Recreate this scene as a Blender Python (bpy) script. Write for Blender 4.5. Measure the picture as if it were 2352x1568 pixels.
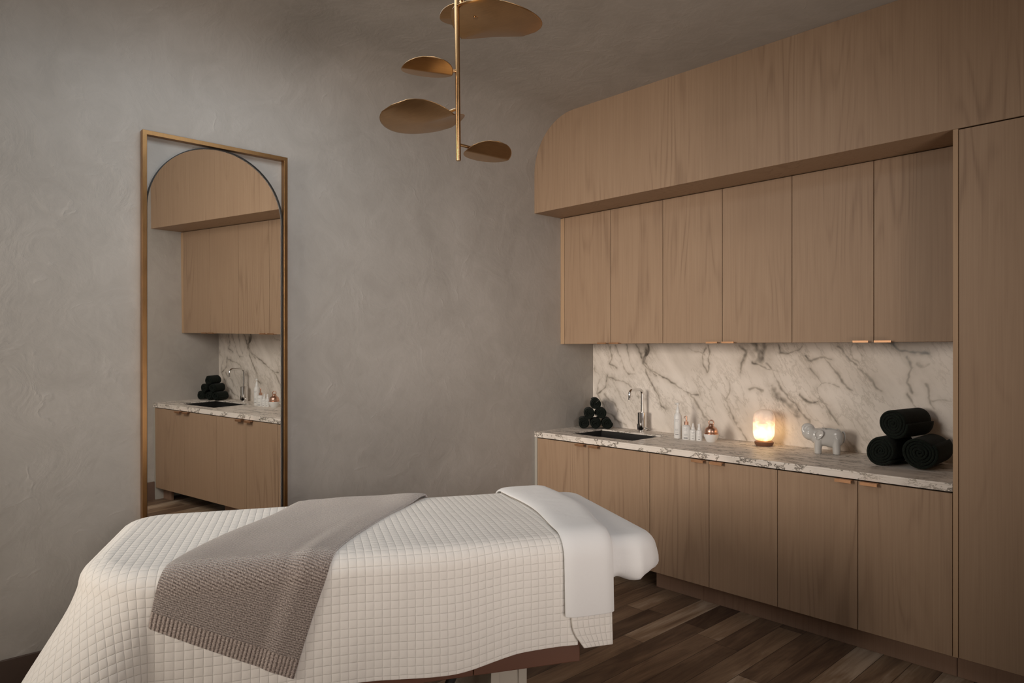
import bpy, bmesh, math, random
import numpy as np
from mathutils import Vector, Matrix, noise
random.seed(7)
PI = math.pi
for o in list(bpy.data.objects): bpy.data.objects.remove(o)
SC = bpy.context.scene; COL = SC.collection

# ------------------------------------------------------------------ camera
cam = bpy.data.cameras.new('camera'); co = bpy.data.objects.new('camera', cam); COL.objects.link(co)
cam.sensor_width = 36; cam.lens = 1590.5/2352*36
cam.shift_y = 15.02/2352
cam.clip_start = .05
co.location = (3.432, -4.057, 1.439); co.rotation_euler = (PI/2, 0, math.radians(46.91))
SC.camera = co
# ------------------------------------------------------------------ world, lights, exposure
SC.view_settings.view_transform = 'Standard'; SC.view_settings.look = 'None'
SC.view_settings.exposure = 0.0; SC.view_settings.gamma = 1.0; SC.view_settings.use_curve_mapping = False
W = bpy.data.worlds.new('world'); SC.world = W; W.use_nodes = True
W.node_tree.nodes['Background'].inputs[0].default_value = (1.0, .93, .84, 1); W.node_tree.nodes['Background'].inputs[1].default_value = .30
def area(name, loc, target, sx, sy, power, color, spread=PI):
    l = bpy.data.lights.new(name, 'AREA'); l.shape = 'RECTANGLE'; l.size = sx; l.size_y = sy; l.energy = power; l.color = color; l.spread = spread
    o = bpy.data.objects.new(name, l); COL.objects.link(o); o.location = loc
    o.rotation_euler = (Vector(target)-Vector(loc)).to_track_quat('-Z', 'Y').to_euler(); return o
area('window_daylight', (.75, -6.6, 2.0), (.40, 0, 1.22), 1.5, 1.6, 18.5, (1.0, .90, .79), math.radians(54))
area('ceiling_panel_light', (1.15, -2.87, 2.985), (1.15, -2.87, 0), 1.0, 1.3, 15.0, (.81, .92, 1.0))
area('wall_fill_light', (5.3, -3.7, 2.0), (0, -1.35, 1.35), 1.5, 1.5, 8.8, (1.0, .92, .88), math.radians(56))  # added fill from the unseen right side, brightens the mirror wall
area('ceiling_fill_light', (4.3, -2.4, .45), (1.3, -2.0, 3.0), .9, .9, 10.5, (1.0, .86, .75), math.radians(110))  # added out-of-view fill that lifts the ceiling
area('bed_foot_fill_light', (3.1, -5.7, 1.2), (.95, -3.45, .45), .5, .5, 1.3, (1.0, .84, .68), math.radians(62))  # added warm fill behind the camera for the foot side of the bed
area('copy_fill_light', (-.75, -3.75, 2.3), (-3.0, -2.0, 1.25), 1.0, 1.2, 36, (1.0, .95, .88))  # added unseen light for the kitchenette copy behind the pane

# ------------------------------------------------------------------ material helpers
def nt(name):
    m = bpy.data.materials.new(name); m.use_nodes = True
    return m, m.node_tree.nodes, m.node_tree.links, m.node_tree.nodes['Principled BSDF']
def setp(b, **k):
    for a, v in k.items():
        n = {'color': 'Base Color', 'rough': 'Roughness', 'metal': 'Metallic', 'spec': 'Specular IOR Level', 'trans': 'Transmission Weight', 'ior': 'IOR', 'sheen': 'Sheen Weight', 'sheenr': 'Sheen Roughness', 'coat': 'Coat Weight', 'sss': 'Subsurface Weight', 'estr': 'Emission Strength', 'ecol': 'Emission Color'}[a]
        b.inputs[n].default_value = (*v, 1) if isinstance(v, tuple) else v
def N(ns, t, **k):
    n = ns.new(t)
    for a, v in k.items():
        if a.startswith('i_'): n.inputs[a[2:].replace('_', ' ')].default_value = v
        else: setattr(n, a, v)
    return n
def simple(name, color, rough=.5, metal=0., bump=0., bscale=50., **k):
    m, ns, ls, b = nt(name); setp(b, color=color, rough=rough, metal=metal, **k)
    tc = N(ns, 'ShaderNodeTexCoord'); nz = N(ns, 'ShaderNodeTexNoise', i_Scale=bscale, i_Detail=4.)
    ls.new(tc.outputs['Object'], nz.inputs['Vector'])
    mr = N(ns, 'ShaderNodeMapRange'); mr.inputs['To Min'].default_value = max(0, rough-.04); mr.inputs['To Max'].default_value = min(1, rough+.04)
    ls.new(nz.outputs['Fac'], mr.inputs['Value']); ls.new(mr.outputs['Result'], b.inputs['Roughness'])
    if bump:
        bp = N(ns, 'ShaderNodeBump', i_Strength=bump, i_Distance=.002); ls.new(nz.outputs['Fac'], bp.inputs['Height']); ls.new(bp.outputs['Normal'], b.inputs['Normal'])
    return m
def ramp(ns, stops):
    r = N(ns, 'ShaderNodeValToRGB'); e = r.color_ramp.elements
    while len(e) < len(stops): e.new(.5)
    for i, (p, c) in enumerate(stops): e[i].position = p; e[i].color = (*c, 1)
    return r
def mth(ns, ls, op, a, b=None, c=None):
    n = N(ns, 'ShaderNodeMath', operation=op)
    for i, v in enumerate((a, b, c)):
        if v is None: continue
        if hasattr(v, 'links'): ls.new(v, n.inputs[i])
        else: n.inputs[i].default_value = v
    return n.outputs[0]

def wood_mat(name, dark, mid, light, seed=0.):
    m, ns, ls, b = nt(name)
    tc = N(ns, 'ShaderNodeTexCoord'); oi = N(ns, 'ShaderNodeObjectInfo')
    off = N(ns, 'ShaderNodeVectorMath', operation='SCALE'); cx = N(ns, 'ShaderNodeCombineXYZ')
    cx.inputs[0].default_value = 7.3; cx.inputs[1].default_value = 3.1; cx.inputs[2].default_value = 11.7
    ls.new(cx.outputs[0], off.inputs[0]); ls.new(oi.outputs['Random'], off.inputs['Scale'])
    add = N(ns, 'ShaderNodeVectorMath', operation='ADD'); ls.new(tc.outputs['Object'], add.inputs[0]); ls.new(off.outputs[0], add.inputs[1])
    mp = N(ns, 'ShaderNodeMapping'); mp.inputs['Scale'].default_value = (2.6, 2.6, .22); ls.new(add.outputs[0], mp.inputs[0])
    n1 = N(ns, 'ShaderNodeTexNoise', i_Scale=1.5, i_Detail=2.0, i_Roughness=.45); ls.new(mp.outputs[0], n1.inputs['Vector'])
    rings = mth(ns, ls, 'MULTIPLY', n1.outputs['Fac'], 120.0); rings = mth(ns, ls, 'SINE', rings); rings = mth(ns, ls, 'MULTIPLY_ADD', rings, .5, .5); rings = mth(ns, ls, 'POWER', rings, 4.0)
    mp2 = N(ns, 'ShaderNodeMapping'); mp2.inputs['Scale'].default_value = (150, 150, 2.2); ls.new(add.outputs[0], mp2.inputs[0])
    n2 = N(ns, 'ShaderNodeTexNoise', i_Scale=1.0, i_Detail=3.0, i_Roughness=.6); ls.new(mp2.outputs[0], n2.inputs['Vector'])
    mp3 = N(ns, 'ShaderNodeMapping'); mp3.inputs['Scale'].default_value = (1.6, 1.6, .9); ls.new(add.outputs[0], mp3.inputs[0])
    n3 = N(ns, 'ShaderNodeTexNoise', i_Scale=1.6, i_Detail=3.0); ls.new(mp3.outputs[0], n3.inputs['Vector'])
    rmask = N(ns, 'ShaderNodeMapRange', i_From_Min=.42, i_From_Max=.62); ls.new(n3.outputs['Fac'], rmask.inputs['Value'])
    rr = mth(ns, ls, 'MULTIPLY', rings, rmask.outputs['Result'])
    t = mth(ns, ls, 'MULTIPLY', rr, -.19); t = mth(ns, ls, 'ADD', t, .30)
    g = mth(ns, ls, 'MULTIPLY', n2.outputs['Fac'], .42); t = mth(ns, ls, 'ADD', t, g)
    t3 = mth(ns, ls, 'MULTIPLY', n3.outputs['Fac'], .18); t = mth(ns, ls, 'ADD', t, t3)
    r = ramp(ns, [(.22, dark), (.55, mid), (.85, light)]); ls.new(t, r.inputs[0]); ls.new(r.outputs[0], b.inputs['Base Color'])
    setp(b, rough=.52, spec=.35)
    bp = N(ns, 'ShaderNodeBump', i_Strength=.12, i_Distance=.001); ls.new(n2.outputs['Fac'], bp.inputs['Height']); ls.new(bp.outputs['Normal'], b.inputs['Normal'])
    return m
OAK = wood_mat('oak_veneer', (.215, .135, .085), (.355, .235, .150), (.44, .305, .20))
OAK_EDGE = wood_mat('oak_edging', (.30, .19, .11), (.46, .30, .18), (.52, .36, .22))
BLACKGAP = simple('shadow_gap_black', (.012, .011, .012), .6)
KICK = wood_mat('toe_kick_wood', (.19, .11, .075), (.27, .165, .11), (.33, .21, .14))
SIDEPANEL = simple('pale_side_panel', (.42, .39, .34), .6)

def plaster_mat():
    m, ns, ls, b = nt('trowelled_plaster')
    tc = N(ns, 'ShaderNodeTexCoord')
    n0 = N(ns, 'ShaderNodeTexNoise', i_Scale=1.1, i_Detail=6., i_Roughness=.55, i_Distortion=.8); ls.new(tc.outputs['Object'], n0.inputs['Vector'])
    n1 = N(ns, 'ShaderNodeTexNoise', i_Scale=5., i_Detail=7., i_Roughness=.6, i_Distortion=1.6); ls.new(tc.outputs['Object'], n1.inputs['Vector'])
    s = mth(ns, ls, 'ADD', mth(ns, ls, 'MULTIPLY', n0.outputs['Fac'], .65), mth(ns, ls, 'MULTIPLY', n1.outputs['Fac'], .35))
    r = ramp(ns, [(.32, (.365, .336, .303)), (.5, (.425, .394, .358)), (.68, (.485, .452, .414))]); ls.new(s, r.inputs[0]); ls.new(r.outputs[0], b.inputs['Base Color'])
    # trowel ridges: thin edges of distorted cells + fine mottling
    mp = N(ns, 'ShaderNodeVectorMath', operation='ADD'); nd = N(ns, 'ShaderNodeTexNoise', i_Scale=3., i_Detail=4.)
    ls.new(tc.outputs['Object'], nd.inputs['Vector']); sc = N(ns, 'ShaderNodeVectorMath', operation='SCALE', i_Scale=.55); ls.new(nd.outputs['Color'], sc.inputs[0])
    ls.new(tc.outputs['Object'], mp.inputs[0]); ls.new(sc.outputs[0], mp.inputs[1])
    vo = N(ns, 'ShaderNodeTexVoronoi', feature='SMOOTH_F1', i_Scale=3.2); ls.new(mp.outputs[0], vo.inputs['Vector'])
    vo2 = N(ns, 'ShaderNodeTexVoronoi', feature='DISTANCE_TO_EDGE', i_Scale=2.6); ls.new(mp.outputs[0], vo2.inputs['Vector'])
    e = N(ns, 'ShaderNodeMapRange', i_From_Min=0., i_From_Max=.035, i_To_Min=1., i_To_Max=0.); ls.new(vo2.outputs['Distance'], e.inputs['Value'])
    em = N(ns, 'ShaderNodeMapRange', i_From_Min=.5, i_From_Max=.68); ls.new(n1.outputs['Fac'], em.inputs['Value'])
    ee = mth(ns, ls, 'MULTIPLY', e.outputs['Result'], em.outputs['Result'])
    n2 = N(ns, 'ShaderNodeTexNoise', i_Scale=22., i_Detail=6., i_Distortion=1.0); ls.new(tc.outputs['Object'], n2.inputs['Vector'])
    h = mth(ns, ls, 'ADD', mth(ns, ls, 'MULTIPLY', ee, .28), mth(ns, ls, 'MULTIPLY', n2.outputs['Fac'], .30))
    h = mth(ns, ls, 'ADD', h, mth(ns, ls, 'MULTIPLY', vo.outputs['Distance'], .5))
    h = mth(ns, ls, 'ADD', h, mth(ns, ls, 'MULTIPLY', n1.outputs['Fac'], .9))
    bp = N(ns, 'ShaderNodeBump', i_Strength=.55, i_Distance=.006); ls.new(h, bp.inputs['Height']); ls.new(bp.outputs['Normal'], b.inputs['Normal'])
    setp(b, rough=.62, spec=.3); return m
PLASTER = plaster_mat()

def marble_mat(name, handveins):
    m, ns, ls, b = nt(name); tc = N(ns, 'ShaderNodeTexCoord')
    mr_ = N(ns, 'ShaderNodeMapping'); mr_.inputs['Rotation'].default_value = (0, math.radians(-55), 0) if handveins else (0, 0, math.radians(-10))
    mp = N(ns, 'ShaderNodeMapping'); mp.inputs['Scale'].default_value = (.8, 1.0, 2.6) if handveins else (1.7, 5.0, 3.4)
    ls.new(tc.outputs['Object'], mr_.inputs[0]); ls.new(mr_.outputs[0], mp.inputs[0])
    nd = N(ns, 'ShaderNodeTexNoise', i_Scale=3.2, i_Detail=7., i_Roughness=.68); ls.new(mp.outputs[0], nd.inputs['Vector'])
    a = mth(ns, ls, 'ABSOLUTE', mth(ns, ls, 'SUBTRACT', nd.outputs['Fac'], .5))
    v1 = N(ns, 'ShaderNodeMapRange', i_From_Min=0., i_From_Max=.026 if handveins else .026, i_To_Min=1., i_To_Max=0.); ls.new(a, v1.inputs['Value'])
    nm = N(ns, 'ShaderNodeTexNoise', i_Scale=2.4, i_Detail=3.); ls.new(tc.outputs['Object'], nm.inputs['Vector'])
    mk = N(ns, 'ShaderNodeMapRange', i_From_Min=.40 if handveins else .34, i_From_Max=.58 if handveins else .50); ls.new(nm.outputs['Fac'], mk.inputs['Value'])
    vv = mth(ns, ls, 'MULTIPLY', v1.outputs['Result'], mk.outputs['Result'])
    vv = mth(ns, ls, 'MULTIPLY', vv, .17 if handveins else .92)
    nf = N(ns, 'ShaderNodeTexNoise', i_Scale=2., i_Detail=6., i_Roughness=.6); ls.new(mp.outputs[0], nf.inputs['Vector'])
    cl = N(ns, 'ShaderNodeMapRange', i_From_Min=.45, i_From_Max=.75, i_To_Max=.22); ls.new(nf.outputs['Fac'], cl.inputs['Value'])
    tot = mth(ns, ls, 'ADD', vv, cl.outputs['Result'])
    if handveins:
        at = N(ns, 'ShaderNodeAttribute', attribute_name='vein'); tot = mth(ns, ls, 'ADD', tot, at.outputs['Fac'])
    tot = mth(ns, ls, 'MINIMUM', tot, 1.0)
    r = ramp(ns, [(0., (.85, .775, .70)), (.30, (.55, .485, .415)), (.8, (.17, .145, .12)), (1., (.11, .095, .08))]); ls.new(tot, r.inputs[0]); ls.new(r.outputs[0], b.inputs['Base Color'])
    setp(b, rough=.28 if handveins else .42, spec=.35); return m
MARBLE = marble_mat('veined_marble_slab', True); MARBLE_TOP = marble_mat('veined_marble_top', False)

def floor_mat():
    m, ns, ls, b = nt('rustic_plank_floor'); tc = N(ns, 'ShaderNodeTexCoord'); sp = N(ns, 'ShaderNodeSeparateXYZ'); ls.new(tc.outputs['Object'], sp.inputs[0])
    w = .1215; L = 1.22
    xs = mth(ns, ls, 'DIVIDE', mth(ns, ls, 'SUBTRACT', sp.outputs[0], .063), w); row = mth(ns, ls, 'FLOOR', xs); fx = mth(ns, ls, 'FRACT', xs)
    rnd = N(ns, 'ShaderNodeTexWhiteNoise', noise_dimensions='1D'); ls.new(row, rnd.inputs['W'])
    ys = mth(ns, ls, 'ADD', mth(ns, ls, 'DIVIDE', sp.outputs[1], L), mth(ns, ls, 'MULTIPLY', rnd.outputs['Value'], 7.31)); pl = mth(ns, ls, 'FLOOR', ys); fy = mth(ns, ls, 'FRACT', ys)
    cb = N(ns, 'ShaderNodeCombineXYZ'); ls.new(row, cb.inputs[0]); ls.new(pl, cb.inputs[1]); wn = N(ns, 'ShaderNodeTexWhiteNoise', noise_dimensions='2D'); ls.new(cb.outputs[0], wn.inputs['Vector'])
    offv = N(ns, 'ShaderNodeVectorMath', operation='SCALE', i_Scale=19.); ls.new(wn.outputs['Color'], offv.inputs[0])
    ad = N(ns, 'ShaderNodeVectorMath', operation='ADD'); ls.new(tc.outputs['Object'], ad.inputs[0]); ls.new(offv.outputs[0], ad.inputs[1])
    mp = N(ns, 'ShaderNodeMapping'); mp.inputs['Scale'].default_value = (9., 1.6, 1.); ls.new(ad.outputs[0], mp.inputs[0])
    n1 = N(ns, 'ShaderNodeTexNoise', i_Scale=1.2, i_Detail=5., i_Roughness=.6, i_Distortion=.7); ls.new(mp.outputs[0], n1.inputs['Vector'])
    mp2 = N(ns, 'ShaderNodeMapping'); mp2.inputs['Scale'].default_value = (110., 5., 1.); ls.new(ad.outputs[0], mp2.inputs[0])
    n2 = N(ns, 'ShaderNodeTexNoise', i_Scale=1., i_Detail=4.); ls.new(mp2.outputs[0], n2.inputs['Vector'])
    t = mth(ns, ls, 'ADD', mth(ns, ls, 'MULTIPLY', n1.outputs['Fac'], .75), mth(ns, ls, 'MULTIPLY', n2.outputs['Fac'], .25))
    t = mth(ns, ls, 'ADD', t, mth(ns, ls, 'MULTIPLY', mth(ns, ls, 'SUBTRACT', wn.outputs['Value'], .5), .42))
    r = ramp(ns, [(.24, (.070, .040, .026)), (.44, (.17, .105, .066)), (.62, (.30, .20, .125)), (.84, (.55, .43, .32))]); ls.new(t, r.inputs[0])
    ex = mth(ns, ls, 'MINIMUM', fx, mth(ns, ls, 'SUBTRACT', 1., fx)); ey = mth(ns, ls, 'MINIMUM', fy, mth(ns, ls, 'SUBTRACT', 1., fy))
    g = mth(ns, ls, 'MINIMUM', mth(ns, ls, 'MULTIPLY', ex, w), mth(ns, ls, 'MULTIPLY', ey, L)); gm = N(ns, 'ShaderNodeMapRange', i_From_Min=.0006, i_From_Max=.0018); ls.new(g, gm.inputs['Value'])
    mx = N(ns, 'ShaderNodeMix', data_type='RGBA'); mx.inputs['A'].default_value = (.02, .013, .01, 1); ls.new(gm.outputs['Result'], mx.inputs['Factor']); ls.new(r.outputs[0], mx.inputs['B']); ls.new(mx.outputs['Result'], b.inputs['Base Color'])
    bp = N(ns, 'ShaderNodeBump', i_Strength=.25, i_Distance=.001); ls.new(mth(ns, ls, 'ADD', n2.outputs['Fac'], gm.outputs['Result']), bp.inputs['Height']); ls.new(bp.outputs['Normal'], b.inputs['Normal'])
    setp(b, rough=.5, spec=.35); return m
FLOOR = floor_mat()

def brass_mat(name, col, rough):
    m, ns, ls, b = nt(name); setp(b, color=col, rough=rough, metal=1.0)
    tc = N(ns, 'ShaderNodeTexCoord'); mp = N(ns, 'ShaderNodeMapping'); mp.inputs['Scale'].default_value = (6, 60, 6); ls.new(tc.outputs['Object'], mp.inputs[0])
    nz = N(ns, 'ShaderNodeTexNoise', i_Scale=3., i_Detail=5.); ls.new(mp.outputs[0], nz.inputs['Vector'])
    n2 = N(ns, 'ShaderNodeTexNoise', i_Scale=9., i_Detail=4.); ls.new(tc.outputs['Object'], n2.inputs['Vector'])
    s = mth(ns, ls, 'ADD', mth(ns, ls, 'MULTIPLY', nz.outputs['Fac'], .4), mth(ns, ls, 'MULTIPLY', n2.outputs['Fac'], .6))
    r = ramp(ns, [(.3, tuple(c*.82 for c in col)), (.7, tuple(min(1, c*1.12) for c in col))]); ls.new(s, r.inputs[0]); ls.new(r.outputs[0], b.inputs['Base Color'])
    mr = N(ns, 'ShaderNodeMapRange', i_To_Min=rough-.05, i_To_Max=rough+.08); ls.new(s, mr.inputs['Value']); ls.new(mr.outputs['Result'], b.inputs['Roughness'])
    return m
BRASS = brass_mat('brushed_antique_brass', (.46, .28, .135), .30)
FRAME_BRASS = brass_mat('brushed_brass_frame', (.36, .20, .085), .34)
BRONZE = brass_mat('copper_bronze_pull', (.52, .29, .16), .42)
COPPER = brass_mat('rose_copper_metal', (.72, .45, .34), .30)
CHROME = simple('polished_chrome', (.78, .77, .76), .06, 1.0)
MIRROR_EDGE = simple('mirror_black_edge', (.012, .012, .012), .4)
SINK = simple('black_composite_sink', (.018, .016, .015), .5)
WHITE_PLASTIC = simple('white_bottle_plastic', (.80, .79, .77), .35)
INK = simple('grey_label_print', (.30, .30, .31), .6); INKB = simple('black_label_print', (.03, .03, .035), .6)
CERAMIC = simple('glazed_grey_ceramic', (.60, .585, .56), .16, coat=.5)
LEG_METAL = simple('cream_painted_steel', (.50, .45, .38), .5)
TABLE_WOOD = simple('brown_table_panel', (.15, .064, .038), .45)
BLACK_METAL = simple('black_steel', (.015, .015, .015), .45)
LAMP_BASE = simple('dark_wood_lamp_base', (.20, .09, .05), .45)
BASEB = simple('dark_brown_baseboard', (.075, .048, .036), .5)

def glass_mat():
    m, ns, ls, b = nt('clear_pane_glass'); setp(b, color=(.93, .92, .90), rough=0., trans=1., ior=1.003, spec=.5); return m
GLASS = glass_mat()

def cloth_mat(name, col, bump, kind, col2=None):
    m, ns, ls, b = nt(name); setp(b, color=col, rough=.85, spec=.15, sheen=.25, sheenr=.5)
    uv = N(ns, 'ShaderNodeUVMap'); sp = N(ns, 'ShaderNodeSeparateXYZ'); ls.new(uv.outputs[0], sp.inputs[0])
    tc = N(ns, 'ShaderNodeTexCoord')
    bpn = N(ns, 'ShaderNodeBump', i_Strength=1., i_Distance=bump); ls.new(bpn.outputs['Normal'], b.inputs['Normal'])
    if kind == 'quilt':
        c = .0256
        su = mth(ns, ls, 'ABSOLUTE', mth(ns, ls, 'SINE', mth(ns, ls, 'MULTIPLY', sp.outputs[0], PI/c)))
        sv = mth(ns, ls, 'ABSOLUTE', mth(ns, ls, 'SINE', mth(ns, ls, 'MULTIPLY', sp.outputs[1], PI/c)))
        h = mth(ns, ls, 'POWER', mth(ns, ls, 'MULTIPLY', su, sv), .25)
        nz = N(ns, 'ShaderNodeTexNoise', i_Scale=60., i_Detail=3.); ls.new(tc.outputs['Object'], nz.inputs['Vector'])
        h = mth(ns, ls, 'ADD', h, mth(ns, ls, 'MULTIPLY', nz.outputs['Fac'], .45)); ls.new(h, bpn.inputs['Height'])
    elif kind == 'sheet':
        nz = N(ns, 'ShaderNodeTexNoise', i_Scale=9., i_Detail=5., i_Distortion=.6); ls.new(tc.outputs['Object'], nz.inputs['Vector']); ls.new(nz.outputs['Fac'], bpn.inputs['Height'])
    elif kind == 'knit':
        # u across the throw, v = distance from the hem
        rib = N(ns, 'ShaderNodeMath', operation='LESS_THAN'); ls.new(sp.outputs[1], rib.inputs[0]); rib.inputs[1].default_value = .052
        nz = N(ns, 'ShaderNodeTexNoise', i_Scale=140., i_Detail=3.); ls.new(uv.outputs[0], nz.inputs['Vector'])
        nw = mth(ns, ls, 'MULTIPLY', nz.outputs['Fac'], 1.3)
        rows = mth(ns, ls, 'ABSOLUTE', mth(ns, ls, 'SINE', mth(ns, ls, 'ADD', mth(ns, ls, 'MULTIPLY', sp.outputs[1], PI/.0062), nw)))
        ribs = mth(ns, ls, 'ABSOLUTE', mth(ns, ls, 'SINE', mth(ns, ls, 'ADD', mth(ns, ls, 'MULTIPLY', sp.outputs[0], PI/.0115), mth(ns, ls, 'MULTIPLY', nw, .5))))
        cells = mth(ns, ls, 'ABSOLUTE', mth(ns, ls, 'SINE', mth(ns, ls, 'MULTIPLY', sp.outputs[0], PI/.0045)))
        rows2 = mth(ns, ls, 'MULTIPLY', rows, mth(ns, ls, 'MULTIPLY_ADD', cells, .35, .65))
        mxh = N(ns, 'ShaderNodeMix', data_type='FLOAT'); ls.new(rib.outputs[0], mxh.inputs['Factor']); ls.new(rows2, mxh.inputs['A']); ls.new(ribs, mxh.inputs['B'])
        ls.new(mxh.outputs['Result'], bpn.inputs['Height'])
        n3 = N(ns, 'ShaderNodeTexNoise', i_Scale=230., i_Detail=3., i_Roughness=.75); ls.new(uv.outputs[0], n3.inputs['Vector'])
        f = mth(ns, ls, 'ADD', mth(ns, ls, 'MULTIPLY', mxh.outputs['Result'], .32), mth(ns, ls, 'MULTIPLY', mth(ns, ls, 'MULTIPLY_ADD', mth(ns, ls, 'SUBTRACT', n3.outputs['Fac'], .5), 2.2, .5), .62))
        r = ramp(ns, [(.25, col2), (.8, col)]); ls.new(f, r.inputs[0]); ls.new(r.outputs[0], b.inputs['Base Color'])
    elif kind == 'towel':
        nz = N(ns, 'ShaderNodeTexNoise', i_Scale=260., i_Detail=2.); ls.new(tc.outputs['Object'], nz.inputs['Vector'])
        ls.new(nz.outputs['Fac'], bpn.inputs['Height'])
        r = ramp(ns, [(.3, col2), (.75, col)]); ls.new(nz.outputs['Fac'], r.inputs[0]); ls.new(r.outputs[0], b.inputs['Base Color'])
    return m
QUILT = cloth_mat('white_quilted_cotton', (.88, .838, .785), .0026, 'quilt')
SHEET = cloth_mat('white_sheet_cotton', (.84, .83, .82), .004, 'sheet')
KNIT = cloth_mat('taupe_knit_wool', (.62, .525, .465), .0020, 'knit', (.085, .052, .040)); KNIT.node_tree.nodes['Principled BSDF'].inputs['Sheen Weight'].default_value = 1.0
TOWEL = cloth_mat('dark_green_terry', (.014, .020, .014), .003, 'towel', (.003, .0045, .0035)); TOWEL.node_tree.nodes['Principled BSDF'].inputs['Sheen Weight'].default_value = .05
QUILT.node_tree.nodes['Principled BSDF'].inputs['Sheen Weight'].default_value = .1

def salt_mat():
    m, ns, ls, b = nt('glowing_pink_salt'); setp(b, color=(.85, .68, .56), rough=.45)
    tc = N(ns, 'ShaderNodeTexCoord'); sp = N(ns, 'ShaderNodeSeparateXYZ'); ls.new(tc.outputs['Object'], sp.inputs[0])
    nz = N(ns, 'ShaderNodeTexNoise', i_Scale=26., i_Detail=5., i_Distortion=1.); ls.new(tc.outputs['Object'], nz.inputs['Vector'])
    z = mth(ns, ls, 'ADD', mth(ns, ls, 'DIVIDE', sp.outputs[2], .215), mth(ns, ls, 'MULTIPLY', mth(ns, ls, 'SUBTRACT', nz.outputs['Fac'], .5), .55))
    r = ramp(ns, [(.12, (1.0, .46, .16)), (.24, (1.0, .66, .30)), (.42, (1.0, .70, .36)), (.60, (.90, .46, .22)), (.74, (.55, .33, .20)), (.95, (.36, .27, .20))]); ls.new(z, r.inputs[0])
    st = ramp(ns, [(.12, (.55,)*3), (.3, (1.,)*3), (.52, (.85,)*3), (.68, (.42,)*3), (.95, (.22,)*3)]); ls.new(z, st.inputs[0])
    ls.new(r.outputs[0], b.inputs['Emission Color']); ls.new(mth(ns, ls, 'MULTIPLY', st.outputs[0], 2.3), b.inputs['Emission Strength'])
    bp = N(ns, 'ShaderNodeBump', i_Strength=.4, i_Distance=.004); ls.new(nz.outputs['Fac'], bp.inputs['Height']); ls.new(bp.outputs['Normal'], b.inputs['Normal'])
    return m
SALT = salt_mat()

# ------------------------------------------------------------------ object helpers
ROOTS = None                        # when a list, every top-level object made is also recorded there
def reg(o):
    if ROOTS is not None and o.parent is None: ROOTS.append(o)
    return o
def tag(o, label=None, cat=None, group=None, kind=None):
    if label: o['label'] = label
    if cat: o['category'] = cat
    if group: o['group'] = group
    if kind: o['kind'] = kind
    return o
def thing(name, label, cat, loc=(0, 0, 0), rz=0., group=None):
    o = bpy.data.objects.new(name, None); COL.objects.link(o); o.location = loc; o.rotation_euler = (0, 0, rz); o.empty_display_size = .05
    tag(o, label, cat, group); return reg(o)
def obj(name, bm, m, parent=None, smooth=False, loc=None, rot=None, bevel=0., solid=0., sub=0):
    me = bpy.data.meshes.new(name)
    if isinstance(bm, tuple): me.from_pydata(bm[0], [], bm[1])
    else: bm.to_mesh(me); bm.free()
    me.materials.append(m)
    o = bpy.data.objects.new(name, me); COL.objects.link(o)
    if parent: o.parent = parent
    if loc: o.location = loc
    if rot: o.rotation_euler = rot
    if smooth:
        for p in me.polygons: p.use_smooth = True
        if smooth == 'auto':
            md = o.modifiers.new('w', 'EDGE_SPLIT'); md.split_angle = math.radians(40)
    if solid: s = o.modifiers.new('s', 'SOLIDIFY'); s.thickness = abs(solid); s.offset = 1 if solid > 0 else -1
    if bevel: s = o.modifiers.new('b', 'BEVEL'); s.width = bevel; s.segments = 2; s.limit_method = 'ANGLE'
    if sub: s = o.modifiers.new('sub', 'SUBSURF'); s.levels = sub; s.render_levels = sub
    me.update(); return reg(o)
def struct(name, bm, m, parent=None, **k):
    o = obj(name, bm, m, parent, **k)
    if not parent: o['kind'] = 'structure'
    return o
def BM(): return bmesh.new()
def bx(bm, x0, x1, y0, y1, z0, z1):
    v = [bm.verts.new(p) for p in ((x0, y0, z0), (x1, y0, z0), (x1, y1, z0), (x0, y1, z0), (x0, y0, z1), (x1, y0, z1), (x1, y1, z1), (x0, y1, z1))]
    for f in ((3, 2, 1, 0), (4, 5, 6, 7), (0, 1, 5, 4), (1, 2, 6, 5), (2, 3, 7, 6), (3, 0, 4, 7)): bm.faces.new([v[i] for i in f])
    return bm
def box(*a): return bx(BM(), *a)
def lathe(bm, prof, n=32, c=(0, 0, 0), sx=1., sy=1.):
    rings = []
    for r, z in prof:
        if r < 1e-6: rings.append([bm.verts.new((c[0], c[1], c[2]+z))])
        else: rings.append([bm.verts.new((c[0]+r*sx*math.cos(2*PI*i/n), c[1]+r*sy*math.sin(2*PI*i/n), c[2]+z)) for i in range(n)])
    for a, b in zip(rings, rings[1:]):
        for i in range(n):
            j = (i+1) % n
            if len(a) == 1 and len(b) > 1: bm.faces.new((a[0], b[j], b[i]))
            elif len(b) == 1 and len(a) > 1: bm.faces.new((a[i], a[j], b[0]))
            elif len(a) > 1: bm.faces.new((a[i], a[j], b[j], b[i]))
    if len(rings[0]) > 1: bm.faces.new(rings[0][::-1])
    if len(rings[-1]) > 1: bm.faces.new(rings[-1])
    return bm
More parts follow.
